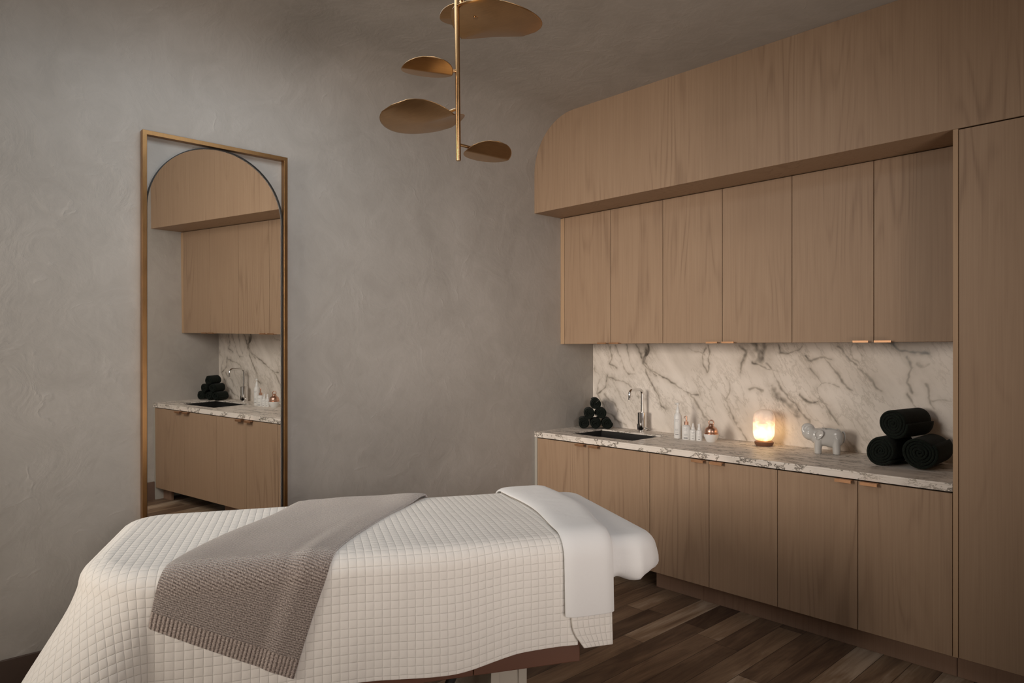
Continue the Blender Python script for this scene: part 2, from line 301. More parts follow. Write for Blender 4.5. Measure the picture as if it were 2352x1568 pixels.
def tube(bm, pts, r, n=14, cap=True):
    pts = [Vector(p) for p in pts]; rr = r if isinstance(r, (list, tuple)) else [r]*len(pts); rings = []
    up = None
    for i, p in enumerate(pts):
        d = (pts[min(i+1, len(pts)-1)]-pts[max(i-1, 0)]).normalized()
        if up is None: up = d.orthogonal().normalized()
        up = (up - d*up.dot(d)).normalized(); s = d.cross(up)
        rings.append([bm.verts.new(p+(up*math.cos(2*PI*k/n)+s*math.sin(2*PI*k/n))*rr[i]) for k in range(n)])
    for a, b in zip(rings, rings[1:]):
        for k in range(n): bm.faces.new((a[k], a[(k+1) % n], b[(k+1) % n], b[k]))
    if cap: bm.faces.new(rings[0][::-1]); bm.faces.new(rings[-1])
    return bm
def prism(bm, pts, axis, a, b):
    """extrude a 2-D outline along axis from a to b"""
    def P(p, t): return {'x': (t, p[0], p[1]), 'y': (p[0], t, p[1]), 'z': (p[0], p[1], t)}[axis]
    A = [bm.verts.new(P(p, a)) for p in pts]; B = [bm.verts.new(P(p, b)) for p in pts]
    bm.faces.new(A); bm.faces.new(B[::-1]); n = len(pts)
    for i in range(n): bm.faces.new((A[i], B[i], B[(i+1) % n], A[(i+1) % n]))
    bmesh.ops.recalc_face_normals(bm, faces=bm.faces); return bm
def copy_tree(o, parent=None):
    c = o.copy(); COL.objects.link(c); c.parent = parent
    for ch in [x for x in o.children if x.name in COL.objects]: copy_tree(ch, c)
    if parent is None: reg(c)
    return c

# ------------------------------------------------------------------ dimensions
def smooth(x, a, b): t = max(0, min(1, (x-a)/(b-a))); return t*t*(3-2*t)
DF = -.632; DU = -.365; ZC = 3.017; ZS = 2.380; ZU = 1.469; ZT = .855; ZK = .110; X1 = 2.550
BASE_S = [.029, .499, .974, 1.372, 1.766, 2.160, 2.550]
UP_S = [.038, .461, .882, 1.299, 1.718, 2.137, 2.550]

VEINS= [(1.3, 0.9, [(0.401, 1.468), (0.424, 1.412), (0.469, 1.366), (0.458, 1.329), (0.514, 1.293), (0.591, 1.259), (0.644, 1.224), (0.729, 1.191), (0.801, 1.15), (0.851, 1.126), (0.92, 1.121)]), (1.2, 0.9, [(0.497, 1.468), (0.514, 1.412), (0.481, 1.348), (0.525, 1.284), (0.58, 1.24)]), (3.4, .95, [(0.497, 1.412), (0.481, 1.375), (0.469, 1.334)]), (1.2, 0.6, [(0.851, 1.118), (0.901, 1.068), (0.949, 1.002), (0.988, 0.954), (1.035, 0.898), (1.092, 0.861)]), (1.3, 0.8, [(0.988, 1.457), (0.997, 1.397), (0.997, 1.338), (0.978, 1.286), (0.949, 1.32), (0.94, 1.397), (0.969, 1.431)]), (1.8, 0.8, [(1.21, 1.456), (1.254, 1.399), (1.227, 1.366), (1.218, 1.309), (1.214, 1.284)]), (5, 1.0, [(1.306, 1.46), (1.34, 1.416), (1.357, 1.376)]), (5, 1.0, [(1.383, 1.464), (1.366, 1.424), (1.349, 1.384)]), (1.2, 0.8, [(1.297, 1.359), (1.349, 1.335), (1.391, 1.304), (1.433, 1.305), (1.482, 1.291)]), (1.3, 0.8, [(1.391, 1.352), (1.433, 1.282), (1.465, 1.212), (1.53, 1.136), (1.593, 1.078), (1.655, 1.006)]), (4, 0.7, [(1.433, 1.194), (1.474, 1.133), (1.53, 1.09), (1.593, 1.04)]), (1.2, 0.7, [(1.101, 1.105), (1.137, 1.049), (1.174, 0.985), (1.218, 0.923), (1.254, 0.86)]), (1, 0.5, [(1.119, 1.24), (1.147, 1.166), (1.11, 1.097)]), (1, 0.5, [(0.831, 1.431), (0.91, 1.414), (0.959, 1.389)]), (1.2, 0.6, [(1.271, 1.175), (1.315, 1.185), (1.366, 1.176)]), (1.3, 0.8, [(1.624, 1.386), (1.647, 1.364), (1.7, 1.376), (1.73, 1.387), (1.782, 1.377)]), (1.2, 0.8, [(1.73, 1.387), (1.775, 1.336), (1.818, 1.285), (1.854, 1.242), (1.896, 1.203)]), (1.1, 0.7, [(1.663, 1.326), (1.693, 1.281), (1.73, 1.237), (1.775, 1.239), (1.825, 1.218)]), (1.2, 0.8, [(1.73, 1.237), (1.7, 1.206), (1.715, 1.146), (1.753, 1.103), (1.789, 1.053), (1.825, 1.004)]), (1.2, 0.7, [(1.465, 1.463), (1.474, 1.416), (1.53, 1.405), (1.585, 1.424), (1.609, 1.455)]), (1.3, 0.8, [(1.593, 1.17), (1.624, 1.141), (1.67, 1.125), (1.715, 1.131), (1.76, 1.111)]), (1.3, 0.8, [(1.818, 1.44), (1.861, 1.396), (1.917, 1.353), (1.958, 1.303), (1.992, 1.254)]), (1.3, 0.7, [(0.164, 1.459), (0.176, 1.382), (0.164, 1.315), (0.225, 1.297)]), (1.2, 0.7, [(0.213, 1.459), (0.261, 1.373), (0.285, 1.307), (0.332, 1.252), (0.39, 1.253)]), (1.2, 0.8, [(0.139, 1.237), (0.115, 1.139), (0.052, 1.097)]), (1.2, 0.7, [(0.139, 1.227), (0.225, 1.21), (0.297, 1.194), (0.378, 1.15), (0.424, 1.077)]), (1.3, 0.8, [(0.481, 1.293), (0.525, 1.211), (0.58, 1.131), (0.623, 1.043), (0.666, 1.01)]), (1.3, 0.7, [(0.014, 1.282), (0.065, 1.225), (0.039, 1.096), (0.115, 0.983), (0.213, 0.913), (0.308, 0.882)]), (1.2, 0.6, [(0.115, 1.09), (0.201, 1.027), (0.237, 0.972)]), (1.2, 0.7, [(0.32, 1.459), (0.343, 1.374), (0.378, 1.281)]), (1.6, 0.9, [(2.066, 1.471), (2.116, 1.453), (2.138, 1.429), (2.182, 1.417), (2.214, 1.408), (2.276, 1.403)]), (1.6, 0.8, [(2.171, 1.387), (2.198, 1.335), (2.192, 1.282), (2.171, 1.251), (2.203, 1.194)]), (1.2, 0.8, [(2.176, 1.186), (2.198, 1.146), (2.219, 1.124)]), (1.2, 0.7, [(2.261, 1.255), (2.287, 1.203), (2.287, 1.157), (2.302, 1.123)]), (1.2, 0.5, [(2.287, 1.18), (2.338, 1.172), (2.383, 1.163)]), (1.7, 0.8, [(1.934, 1.329), (1.975, 1.281), (2.015, 1.239), (2.049, 1.204)]), (1.3, 0.7, [(1.898, 1.466), (1.886, 1.41), (1.934, 1.354)]), (1.2, 0.7, [(1.928, 1.453), (1.951, 1.36)]), (2, 0.5, [(2.224, 1.353), (2.256, 1.342), (2.287, 1.348)]), (1.8, 0.7, [(1.862, 0.932), (1.898, 0.885), (1.934, 0.858)])]

def backsplash_mesh():
    x = np.arange(0, X1+.002, .004); z = np.arange(ZT, ZU+.004, .004); X, Z = np.meshgrid(x, z)
    pv = np.zeros(X.shape); P = np.stack([X.ravel(), Z.ravel()], 1)
    wx = np.zeros(len(P)); wz = np.zeros(len(P)); gm = np.zeros(len(P))
    for i, (a, b) in enumerate(P):
        q = Vector((a*14, 0, b*14)); t = noise.turbulence_vector(q, 3, False) ; wx[i] = t.x; wz[i] = t.z
        gm[i] = noise.noise(Vector((a*9, 3.3, b*9)))+.6*noise.noise(Vector((a*45, 8.3, b*45)))
    PW = P+np.stack([wx, wz], 1)*.014
    tot = np.zeros(len(P))
    for w, g, pl in VEINS:
        d2 = np.full(len(P), 9.)
        for (a, b) in zip(pl, pl[1:]):
            a = np.array(a); b = np.array(b); ab = b-a; t = np.clip(((PW-a)@ab)/(ab@ab), 0, 1); d = PW-(a+t[:, None]*ab); d2 = np.minimum(d2, (d**2).sum(1))
        d = np.sqrt(d2); ww = w*.0044*(1+.9*gm).clip(.25, 3)
        tot = np.maximum(tot, g*np.exp(-(d/ww)**1.6)*(.62+.45*gm).clip(.05, 1)); tot = np.maximum(tot, g*.28*np.exp(-(d/(w*.016))**1.5)*(.7+.6*gm).clip(0, 1))
    nx, nz = len(x), len(z)
    verts = [(a, -.001, b) for a, b in P]; faces = [(j*nx+i, j*nx+i+1, (j+1)*nx+i+1, (j+1)*nx+i) for j in range(nz-1) for i in range(nx-1)]
    me = bpy.data.meshes.new('backsplash'); me.from_pydata(verts, [], faces)
    at = me.attributes.new('vein', 'FLOAT', 'POINT'); at.data.foreach_set('value', tot.astype(np.float32)); me.materials.append(MARBLE); me.update(); return me
BS_MESH = backsplash_mesh()

# ------------------------------------------------------------------ small kitchenette things
def handle_bm(x0, x1, z, yf, flip):
    """folded edge pull: thin tongue over the door edge and a small downturned lip"""
    bm = BM(); t = .0022
    bx(bm, x0, x1, yf-.028, yf+.004, z-t/2, z+t/2)
    bx(bm, x0, x1, yf-.033, yf-.028, z-.0125, z+.0015) if not flip else bx(bm, x0, x1, yf-.033, yf-.028, z-.0015, z+.0085); return bm
def cabinet_pair(kind, xa, xm, xb, label, group):
    c = thing('base_cabinet' if kind == 'b' else 'wall_cabinet', label, 'cabinet', (xa, 0, 0), 0, group)
    yf = DF if kind == 'b' else DU; z0, z1 = (ZK, .812) if kind == 'b' else (ZU, ZS-.004); g = .0016; m_, w = xm-xa, xb-xa
    body = BM(); top = z1 if kind == 'u' else .800
    if kind == 'b' and xa < .1: bx(body, .002, w-.002, yf+.0195, yf+.034, z0+.002, top); bx(body, .002, w-.002, yf+.034, -.004, z0+.002, .60)
    else: bx(body, .002, w-.002, yf+.0195, -.004, z0+.002, top)
    obj('cabinet_body', body, BLACKGAP if kind == 'b' else OAK, c)
    for i, (p, q) in enumerate(((0, m_), (m_, w))):
        d = obj('door', box(p+g, q-g, yf, yf+.019, z0, z1), OAK, c, bevel=.0008)
        if kind == 'b': h = (q-.095, q-.020) if i == 0 else (p+.020, p+.095)
        else: h = (q-.090, q-.015) if i == 0 else (p+.012, p+.090)
        obj('handle', handle_bm(h[0], h[1], z1+.001 if kind == 'b' else z0-.001, yf, kind == 'u'), BRONZE, d)
    return c

def bottle_text(bm, r, z, w, h, ang, n=5, flat=False):
    for k in range(n):
        a0 = ang-w/2/r+w/r*k/n; a1 = ang-w/2/r+w/r*(k+1)/n; R = r+.0004
        v = [bm.verts.new((R*math.cos(a), R*math.sin(a), zz)) for a, zz in ((a0, z-h/2), (a1, z-h/2), (a1, z+h/2), (a0, z+h/2))]; bm.faces.new(v)
def words(bm, r, z, w, h, ang, seed):
    rd = random.Random(seed); x = -w/2
    while x < w/2-.002:
        l = rd.uniform(.0015, .004); l = min(l, w/2-x); bottle_text(bm, r, z, l, h*rd.uniform(.75, 1), ang+(x+l/2)/r, 2); x += l+.0009
def bottles(sfx, tall=True):
    A = math.radians(-49)-.12
    # tall lotion bottle
    t = thing('pump_bottle', 'tallest slim white bottle with a white pump head'+sfx, 'bottle', (.883, -.197, ZT), 0)
    b = obj('bottle_body', lathe(BM(), [(0, 0), (.0235, 0), (.0255, .003), (.0255, .130), (.0245, .142), (.020, .155), (.0125, .164), (.0115, .168)], 40), WHITE_PLASTIC, t, smooth='auto')
    bm = lathe(BM(), [(.0135, .166), (.0135, .180), (.011, .184), (.0075, .200), (.004, .203), (.004, .215), (.0105, .216), (.011, .225), (.006, .229), (0, .229)], 24)
    tube(bm, [(0, 0, .221), (-.020, .010, .222), (-.028, .014, .216)], .0045, 8); obj('pump_head', bm, WHITE_PLASTIC, t, smooth='auto')
    bm = BM(); words(bm, .0255, .122, .026, .0028, A-.25, 1); words(bm, .0255, .113, .020, .0022, A-.35, 2)
    obj('label_print', bm, INK, t); bm = BM()
    for k, z in enumerate((.060, .055, .050, .040)): words(bm, .0255, z, .022, .0016, A-.3, 5+k)
    obj('label_print', bm, INK, t); bm = BM(); bottle_text(bm, .0255, .0265, .021, .003, A-.28); obj('label_print', bm, INKB, t)
    # copper pump bottle
    t = thing('pump_bottle', 'squat white bottle with copper collar and curved copper pump'+sfx, 'bottle', (.957, -.213, ZT), 0)
    obj('bottle_body', lathe(BM(), [(0, 0), (.026, 0), (.028, .003), (.028, .075), (.026, .083), (.018, .090), (.012, .093), (.011, .096)], 40), WHITE_PLASTIC, t, smooth='auto')
    obj('pump_collar', lathe(BM(), [(.0135, .094), (.0135, .114), (.0035, .1145), (.0035, .120)], 28), COPPER, t, smooth='auto')
    bm = lathe(BM(), [(.0055, .118), (.0055, .146), (.0045, .150), (0, .150)], 20); tube(bm, [(0, 0, .146), (-.010, .004, .147), (-.019, .008, .141), (-.024, .010, .130)], [.0028, .0026, .0022, .0018], 8)
    obj('pump_head', bm, COPPER, t, smooth='auto')
    bm = BM(); words(bm, .028, .070, .026, .0030, A-.15, 11); words(bm, .028, .062, .018, .0022, A-.25, 12)
    obj('label_print', bm, INK, t); bm = BM()
    for k, z in enumerate((.036, .0315, .027)): words(bm, .028, z, .022, .0016, A-.2, 15+k)
    obj('label_print', bm, INK, t); bm = BM(); bottle_text(bm, .028, .0115, .024, .0042, A-.2); obj('label_print', bm, INKB, t)
    # two small ones
    for i, (x, y, lab) in enumerate(((1.004, -.209, 'small white bottle with a pointed cone cap'), (1.048, -.207, 'small white bottle with a stubby spray cap'))):
        t = thing('dropper_bottle' if i == 0 else 'spray_bottle', lab+sfx, 'bottle', (x, y, ZT), 0)
        obj('bottle_body', lathe(BM(), [(0, 0), (.0185, 0), (.0195, .002), (.0195, .058), (.0175, .064), (.0115, .068)], 32), WHITE_PLASTIC, t, smooth='auto')
        prof = [(.0115, .067), (.0115, .080), (.0085, .083), (.0045, .106), (0, .109)] if i == 0 else [(.0115, .067), (.0115, .078), (.0085, .082), (.0075, .088), (.0082, .090), (.0082, .102), (.006, .106), (0, .106)]
        bm = lathe(BM(), prof, 24)
        if i: tube(bm, [(0, 0, .097), (-.011, -.003, .097)], .003, 8)
        obj('cap', bm, WHITE_PLASTIC, t, smooth='auto')
        bm = BM(); words(bm, .0195, .050, .020, .0022, A-.1, 30+i)
        for k, z in enumerate((.043, .028, .023)): words(bm, .0195, z, .015, .0014, A-.15, 35+k+i*5)
        obj('label_print', bm, INK, t); bm = BM(); bottle_text(bm, .0195, .0095, .011, .0026, A-.15); obj('label_print', bm, INKB, t)
def facial_device(sfx, loc=(1.128, -.201, ZT)):
    t = thing('massage_device', 'round copper handheld device with ring handle resting in white cradle'+sfx, 'device', loc, math.radians(31))
    obj('cradle', lathe(BM(), [(0, 0), (.026, 0), (.029, .003), (.038, .022), (.0445, .040), (.046, .050), (.0435, .050), (.040, .036), (.030, .020), (0, .015)], 48), WHITE_PLASTIC, t, smooth='auto')
    obj('cradle_rim', lathe(BM(), [(.0435, .0495), (.0462, .0495), (.0462, .0525), (.0435, .0525)], 48), COPPER, t, smooth='auto')
    pr = []
    for k in range(15):
        a = -PI/2+k*PI*.74/14; pr.append((.040*math.cos(a), .064+.036*math.sin(a)))
    pr += [(.0235, .0905), (.0185, .097), (.0150, .104), (.0125, .110), (.008, .113), (0, .114)]
    pr[0] = (0, pr[0][1]); body = obj('device_body', lathe(BM(), pr, 48), COPPER, t, smooth=True)
    bm = BM(); n = 32
    tube(bm, [(.0150*math.cos(2*PI*k/n), 0, .119+.0150*math.sin(2*PI*k/n)) for k in range(n+1)], .0036, 10, cap=False)
    obj('ring_handle', bm, COPPER, body, smooth=True)
    bm = BM()
    for a in (-.10, 0, .10): bx(bm, .040*math.sin(a)-.0008, .040*math.sin(a)+.0008, -.0405, -.038, .0600, .0616)
    obj('indicator_light', bm, INKB, body)
def faucet(sfx):
    t = thing('faucet', 'tall chrome square-arched tap with a thick round body'+sfx, 'faucet', (.507, -.070, ZT), 0)
    obj('faucet_body', lathe(BM(), [(0, 0), (.034, 0), (.034, .004), (.031, .006), (.031, .132), (.029, .134), (.011, .135), (.011, .140)], 40), CHROME, t, smooth='auto')
    pts = [(0, 0, .134), (0, 0, .20), (0, 0, .262)]; R = .032
    for k in range(1, 9): a = k*PI/16; pts.append((0, -(R-R*math.cos(a)), .262+R*math.sin(a)))
    pts.append((0, -.112, .294))
    for k in range(1, 9): a = k*PI/16; pts.append((0, -.112-R*math.sin(a), .294-R+R*math.cos(a)))
    pts += [(0, -.144, .24), (0, -.144, .228)]
    obj('spout', tube(BM(), pts, .0098, 18), CHROME, t, smooth='auto')
    obj('sensor_window', prism(BM(), [(-.012, .012), (.012, .012), (.014, .030), (.010, .046), (0, .052), (-.010, .046), (-.014, .030)], 'y', -.0322, -.029), BLACKGAP, t, rot=(0, 0, -.75))
    bm = tube(BM(), [(.028, 0, .022), (.040, 0, .022)], .009, 14); tube(bm, [(.038, 0, .024), (.066, -.004, .020)], .003, 8); obj('lever', bm, CHROME, t, smooth='auto')
def roll_mesh(name, R, L, turns, pitch, oval=1., seed=0):
    """a towel rolled up: one thick spiral ribbon, axis along local y"""
    bm = BM(); rd = random.Random(seed); n = int(turns*30); r0 = R-pitch*turns; th = pitch*.86; prof = []
    ny = 9
    ys = [-L/2, -L/2+.0035]+[-L/2+.0035+(L-.007)*k/(ny-1) for k in range(1, ny-1)]+[L/2-.0035, L/2]
    rows = []
    for i in range(n+1):
        a = 2*PI*turns*i/n; rc = max(r0, .003)+pitch*turns*i/n-th/2; wob = .0012*math.sin(3*a+seed)
        w = .004*math.sin(a*.31+seed)
        ring = []
        for k, y in enumerate(ys):
            inset = th*.22 if k in (0, len(ys)-1) else 0
            yy = y+(w*(1 if y > 0 else -1) if abs(y) > L*.3 else 0)
            ring.append((rc+th/2-inset+wob, yy))
        for k in range(len(ys)-1, -1, -1):
            inset = th*.22 if k in (0, len(ys)-1) else 0; y = ys[k]
            yy = y+(w*(1 if y > 0 else -1) if abs(y) > L*.3 else 0)
            ring.append((rc-th/2+inset+wob, yy))
        rows.append([bm.verts.new((max(r, .001)*math.cos(a)*oval, yy, max(r, .001)*math.sin(a)/oval)) for r, yy in ring])
    m = len(rows[0])
    for a, b in zip(rows, rows[1:]):
        for k in range(m): bm.faces.new((a[k], b[k], b[(k+1) % m], a[(k+1) % m]))
    bm.faces.new(rows[0]); bm.faces.new(rows[-1][::-1]); bmesh.ops.recalc_face_normals(bm, faces=bm.faces)
    me = bpy.data.meshes.new(name); bm.to_mesh(me); bm.free(); me.materials.append(TOWEL)
    for p in me.polygons: p.use_smooth = True
    return me
SMALL_ROLL = roll_mesh('small_towel_roll', .0432, .120, 4.4, .0086, 1.0, 2)
def small_towels(sfx, c0=(.195, -.205), th=math.radians(133), rowang=math.radians(43), L=None):
    ux, uy = math.cos(rowang), math.sin(rowang); ax, ay = math.cos(th), math.sin(th)
    lay = [(-.084, .0428, 'bottom left'), (0, .0428, 'bottom middle'), (.084, .0428, 'bottom right'),
           (-.042, .113, 'middle left'), (.042, .113, 'middle right'), (0, .182, 'topmost')]
    for i, (s, z, lab) in enumerate(lay):
        o = bpy.data.objects.new('rolled_towel', SMALL_ROLL); COL.objects.link(o)
        o.location = (c0[0]+ux*s+ax*(.05+.006*((i*5) % 3-1)), c0[1]+uy*s+ay*(.05+.006*((i*5) % 3-1)), ZT+z-.0005); o.rotation_euler = (0, 0, th-PI/2)
        R = Matrix.Rotation(th-PI/2, 4, 'Z') @ Matrix.Rotation(i*1.3, 4, 'Y'); o.rotation_euler = R.to_euler()
        tag(o, 'small dark green towel roll, '+lab+' of the corner pyramid'+sfx, 'towel', 'small rolled towels in the corner pyramid'+(' copied behind the pane' if sfx else '')); reg(o)

def countertop(sfx):
    bm = BM(); sx0, sx1, sy0, sy1 = .225, .762, -.522, -.174; xs = [0, sx0, sx1, X1]; ys = [DF, sy0, sy1, 0]
    top = [[bm.verts.new((x, y, ZT)) for x in xs] for y in ys]; bot = [[bm.verts.new((x, y, ZT-.010)) for x in xs] for y in ys]
    for j in range(3):
        for i in range(3):
            if (i, j) == (1, 1): continue
            bm.faces.new((top[j][i], top[j][i+1], top[j+1][i+1], top[j+1][i])); bm.faces.new((bot[j+1][i], bot[j+1][i+1], bot[j][i+1], bot[j][i]))
    def side(a, b, c, d): bm.faces.new((a, b, c, d))
    for i in range(3): side(bot[0][i], bot[0][i+1], top[0][i+1], top[0][i]); side(top[3][i], top[3][i+1], bot[3][i+1], bot[3][i])
    for j in range(3): side(bot[j+1][0], bot[j][0], top[j][0], top[j+1][0]); side(bot[j][3], bot[j+1][3], top[j+1][3], top[j][3])
    for a, b in (((1, 1), (1, 2)), ((1, 2), (2, 2)), ((2, 2), (2, 1)), ((2, 1), (1, 1))): side(top[a[0]][a[1]], top[b[0]][b[1]], bot[b[0]][b[1]], bot[a[0]][a[1]])
    bmesh.ops.recalc_face_normals(bm, faces=bm.faces); bx(bm, 0, X1, DF, DF+.03, .8185, ZT-.0101)
    o = obj('countertop', bm, MARBLE_TOP, bevel=.0012); tag(o, 'long veined white marble worktop over the oak base cabinets'+sfx, 'countertop')
    # sink: open box under the hole
    bm = BM(); z0 = .64; t = .004; a0, a1, b0, b1 = sx0-.006, sx1+.006, sy0-.006, sy1+.006; zt = ZT-.0102
    bx(bm, a0-t, a1+t, b0-t, b1+t, z0-t, z0); bx(bm, a0-t, a0, b0-t, b1+t, z0, zt); bx(bm, a1, a1+t, b0-t, b1+t, z0, zt); bx(bm, a0, a1, b0-t, b0, z0, zt); bx(bm, a0, a1, b1, b1+t, z0, zt)
    s = thing('sink', 'black undermount rectangular sink set into the marble worktop'+sfx, 'sink')
    obj('basin', bm, SINK, s); obj('drain', lathe(BM(), [(0, 0), (.042, 0), (.042, .003), (.034, .002), (0, .001)], 28, ((sx0+sx1)/2, (sy0+sy1)/2, z0)), CHROME, s, smooth='auto')

def kitchenette(sfx, full):
    gs = ' copied behind the pane' if sfx else ''
    # bulkhead with rounded top-left end
    r = .362; pts = [(0.0, ZS)]; pts.append((0, ZC-r))
    for k in range(1, 17): a = PI-k*PI/32; pts.append((r+r*math.cos(a), ZC-r+r*math.sin(a)))
    XR = 3.70 if full else 2.55
    pts += [(XR, ZC-.001), (XR, ZS)]
    if sfx: pts = [(0, ZS), (0, 3.3), (XR, 3.3), (XR, ZS)]
    bm = prism(BM(), [(a+.0005, b) for a, b in pts], 'y', DF, -.002)
    o = obj('bulkhead', bm, OAK); tag(o, ('deep oak veneer bulkhead panel overhanging the wall cabinets'+(' with a rounded end' if not sfx else '')+sfx), 'bulkhead')
    names = ['nearest the plaster wall', 'in the middle', 'beside the tall cupboard']
    for i in range(3):
        cabinet_pair('u', UP_S[2*i], UP_S[2*i+1], UP_S[2*i+2], 'two-door oak wall cabinet '+names[i]+sfx, 'oak wall cabinets under the bulkhead'+gs)
        cabinet_pair('b', BASE_S[2*i], BASE_S[2*i+1], BASE_S[2*i+2], ('two-door oak base cabinet under the black sink' if i == 0 else 'two-door oak base cabinet '+names[i])+sfx, 'oak base cabinets under the marble worktop'+gs)
    f = obj('filler_strip', box(.001, UP_S[0]-.002, DU+.001, -.004, ZU, ZS-.004), OAK_EDGE); tag(f, 'narrow oak filler strip between plaster wall and first wall cabinet'+sfx, 'filler panel')
    f = obj('end_panel', box(.001, BASE_S[0]-.003, DF+.002, -.004, 0.002, .8175), SIDEPANEL); tag(f, 'thin pale end panel between plaster wall and first base cabinet'+sfx, 'end panel')
    k = struct('trim_1' if not sfx else 'trim_2', bx(box(.974, X1-.002, DF+.070, DF+.088, .001, ZK), .974, .99, DF+.088, -.004, .001, ZK), KICK)
    if sfx:
        f = obj('support_block', box(BASE_S[0], .16, DF+.07, DF+.09, .001, ZK), KICK); tag(f, 'short brown toe-kick block below the first cabinet door'+sfx, 'toe kick')
    o = bpy.data.objects.new('backsplash', BS_MESH); COL.objects.link(o); tag(o, 'cream marble backsplash with dark grey veins'+(sfx or ' behind the salt lamp'), 'backsplash'); reg(o)
    countertop(sfx); faucet(sfx); bottles(sfx); facial_device(sfx)

# ================================================================== the room
XR_, YF_ = 5.5, -7.0
struct('floor', box(-.02, XR_, YF_, 0, -.05, 0), FLOOR)
r = .362
# mirror wall with coved top and an arched opening behind the mirror pane
my0, my1, mz0, mzt = -3.127, -2.481, .281, 2.401; mc = (my0+my1)/2; mr = (my1-my0)/2-.004; mzc = mzt-mr-.004
def wall_left():
    bm = BM(); hole = [(mc-mr, mz0+.004)]+[(mc-mr*math.cos(k*PI/48), mzc+mr*math.sin(k*PI/48)) for k in range(49)]+[(mc+mr, mz0+.004)]
    outer = [(YF_, 0), (YF_, ZC-r), (0, ZC-r), (0, 0)]
    hv = [bm.verts.new((0, a, b)) for a, b in hole]; ov = [bm.verts.new((0, a, b)) for a, b in outer]
    es = [bm.edges.new((hv[i], hv[(i+1) % len(hv)])) for i in range(len(hv))]+[bm.edges.new((ov[i], ov[(i+1) % 4])) for i in range(4)]
    bmesh.ops.triangle_fill(bm, use_beauty=True, edges=es)
    return bm
wl = struct('wall_left', wall_left(), PLASTER)
bm = BM(); prev = None; n = 24
for k in range(n+1):
    a = PI-k*PI/2/n; x, z = r+r*math.cos(a), ZC-r+r*math.sin(a); cur = [bm.verts.new((x, YF_, z)), bm.verts.new((x, DF+.01, z))]
    if prev: bm.faces.new((prev[0], prev[1], cur[1], cur[0]))
    prev = cur
struct('ceiling_cove', bm, PLASTER, smooth=True)
struct('ceiling', box(r, XR_, YF_, 0, ZC, ZC+.03), PLASTER)
struct('wall_back', box(0, XR_, 0, .02, 0, ZC), PLASTER)
struct('wall_front', box(0, XR_, YF_-.02, YF_, 0, ZC), PLASTER)
struct('wall_right', box(XR_, XR_+.02, YF_, 0, 0, ZC), PLASTER)
struct('baseboard_left', box(.0005, .014, YF_+.02, DF-.001, .0005, .186), BASEB, bevel=.002)

kitchenette('', True)
small_towels('')

# tall cupboard on the right
t = thing('tall_cabinet', 'full-height oak cupboard at the right end of the worktop', 'cupboard', (X1, 0, 0))
obj('side_panel', box(.001, .0205, DF, -.004, .11, ZS-.001), OAK_EDGE, t, bevel=.0006)
obj('cabinet_body', box(.022, 1.148, DF+.02, -.004, .11, ZS-.002), BLACKGAP, t)
obj('door', box(.0235, .60, DF, DF+.019, .112, ZS-.006), OAK, t, bevel=.0008); obj('door', box(.6035, 1.146, DF, DF+.019, .112, ZS-.006), OAK, t, bevel=.0008)
obj('toe_kick', box(.001, 1.148, DF+.07, DF+.088, .001, .109), KICK, t)

# salt lamp
def salt_lamp():
    t = thing('salt_lamp', 'glowing pink and yellow salt lamp on a round wooden base', 'lamp', (1.435, -.122, ZT), .4)
    obj('lamp_base', lathe(BM(), [(0, 0), (.046, 0), (.048, .004), (.0545, .014), (.055, .024), (.051, .026), (0, .026)], 40), LAMP_BASE, t, smooth='auto')
    bm = BM(); bmesh.ops.create_icosphere(bm, subdivisions=5, radius=1.)
    for v in bm.verts:
        p = v.co.copy(); e = 5.; q = Vector([math.copysign(abs(c)**(2/e*1.15), c) for c in p]); s = (abs(p.x)**e+abs(p.y)**e+abs(p.z)**e)**(-1/e); q = p*s
        k = 1-.20*max(0, q.z-.25)**2-.03*max(0, -q.z)
        d = noise.noise(q*1.6)*.05+noise.noise(q*5)*.012
        v.co = Vector((q.x*.0605*k*(1+d), q.y*.056*k*(1+d), .124+q.z*.094*(1+d*.6)*(1-.08*abs(q.x)**2)))
        if v.co.z < .0262: v.co.z = .0262
    obj('salt_block', bm, SALT, t, smooth=True)
salt_lamp()

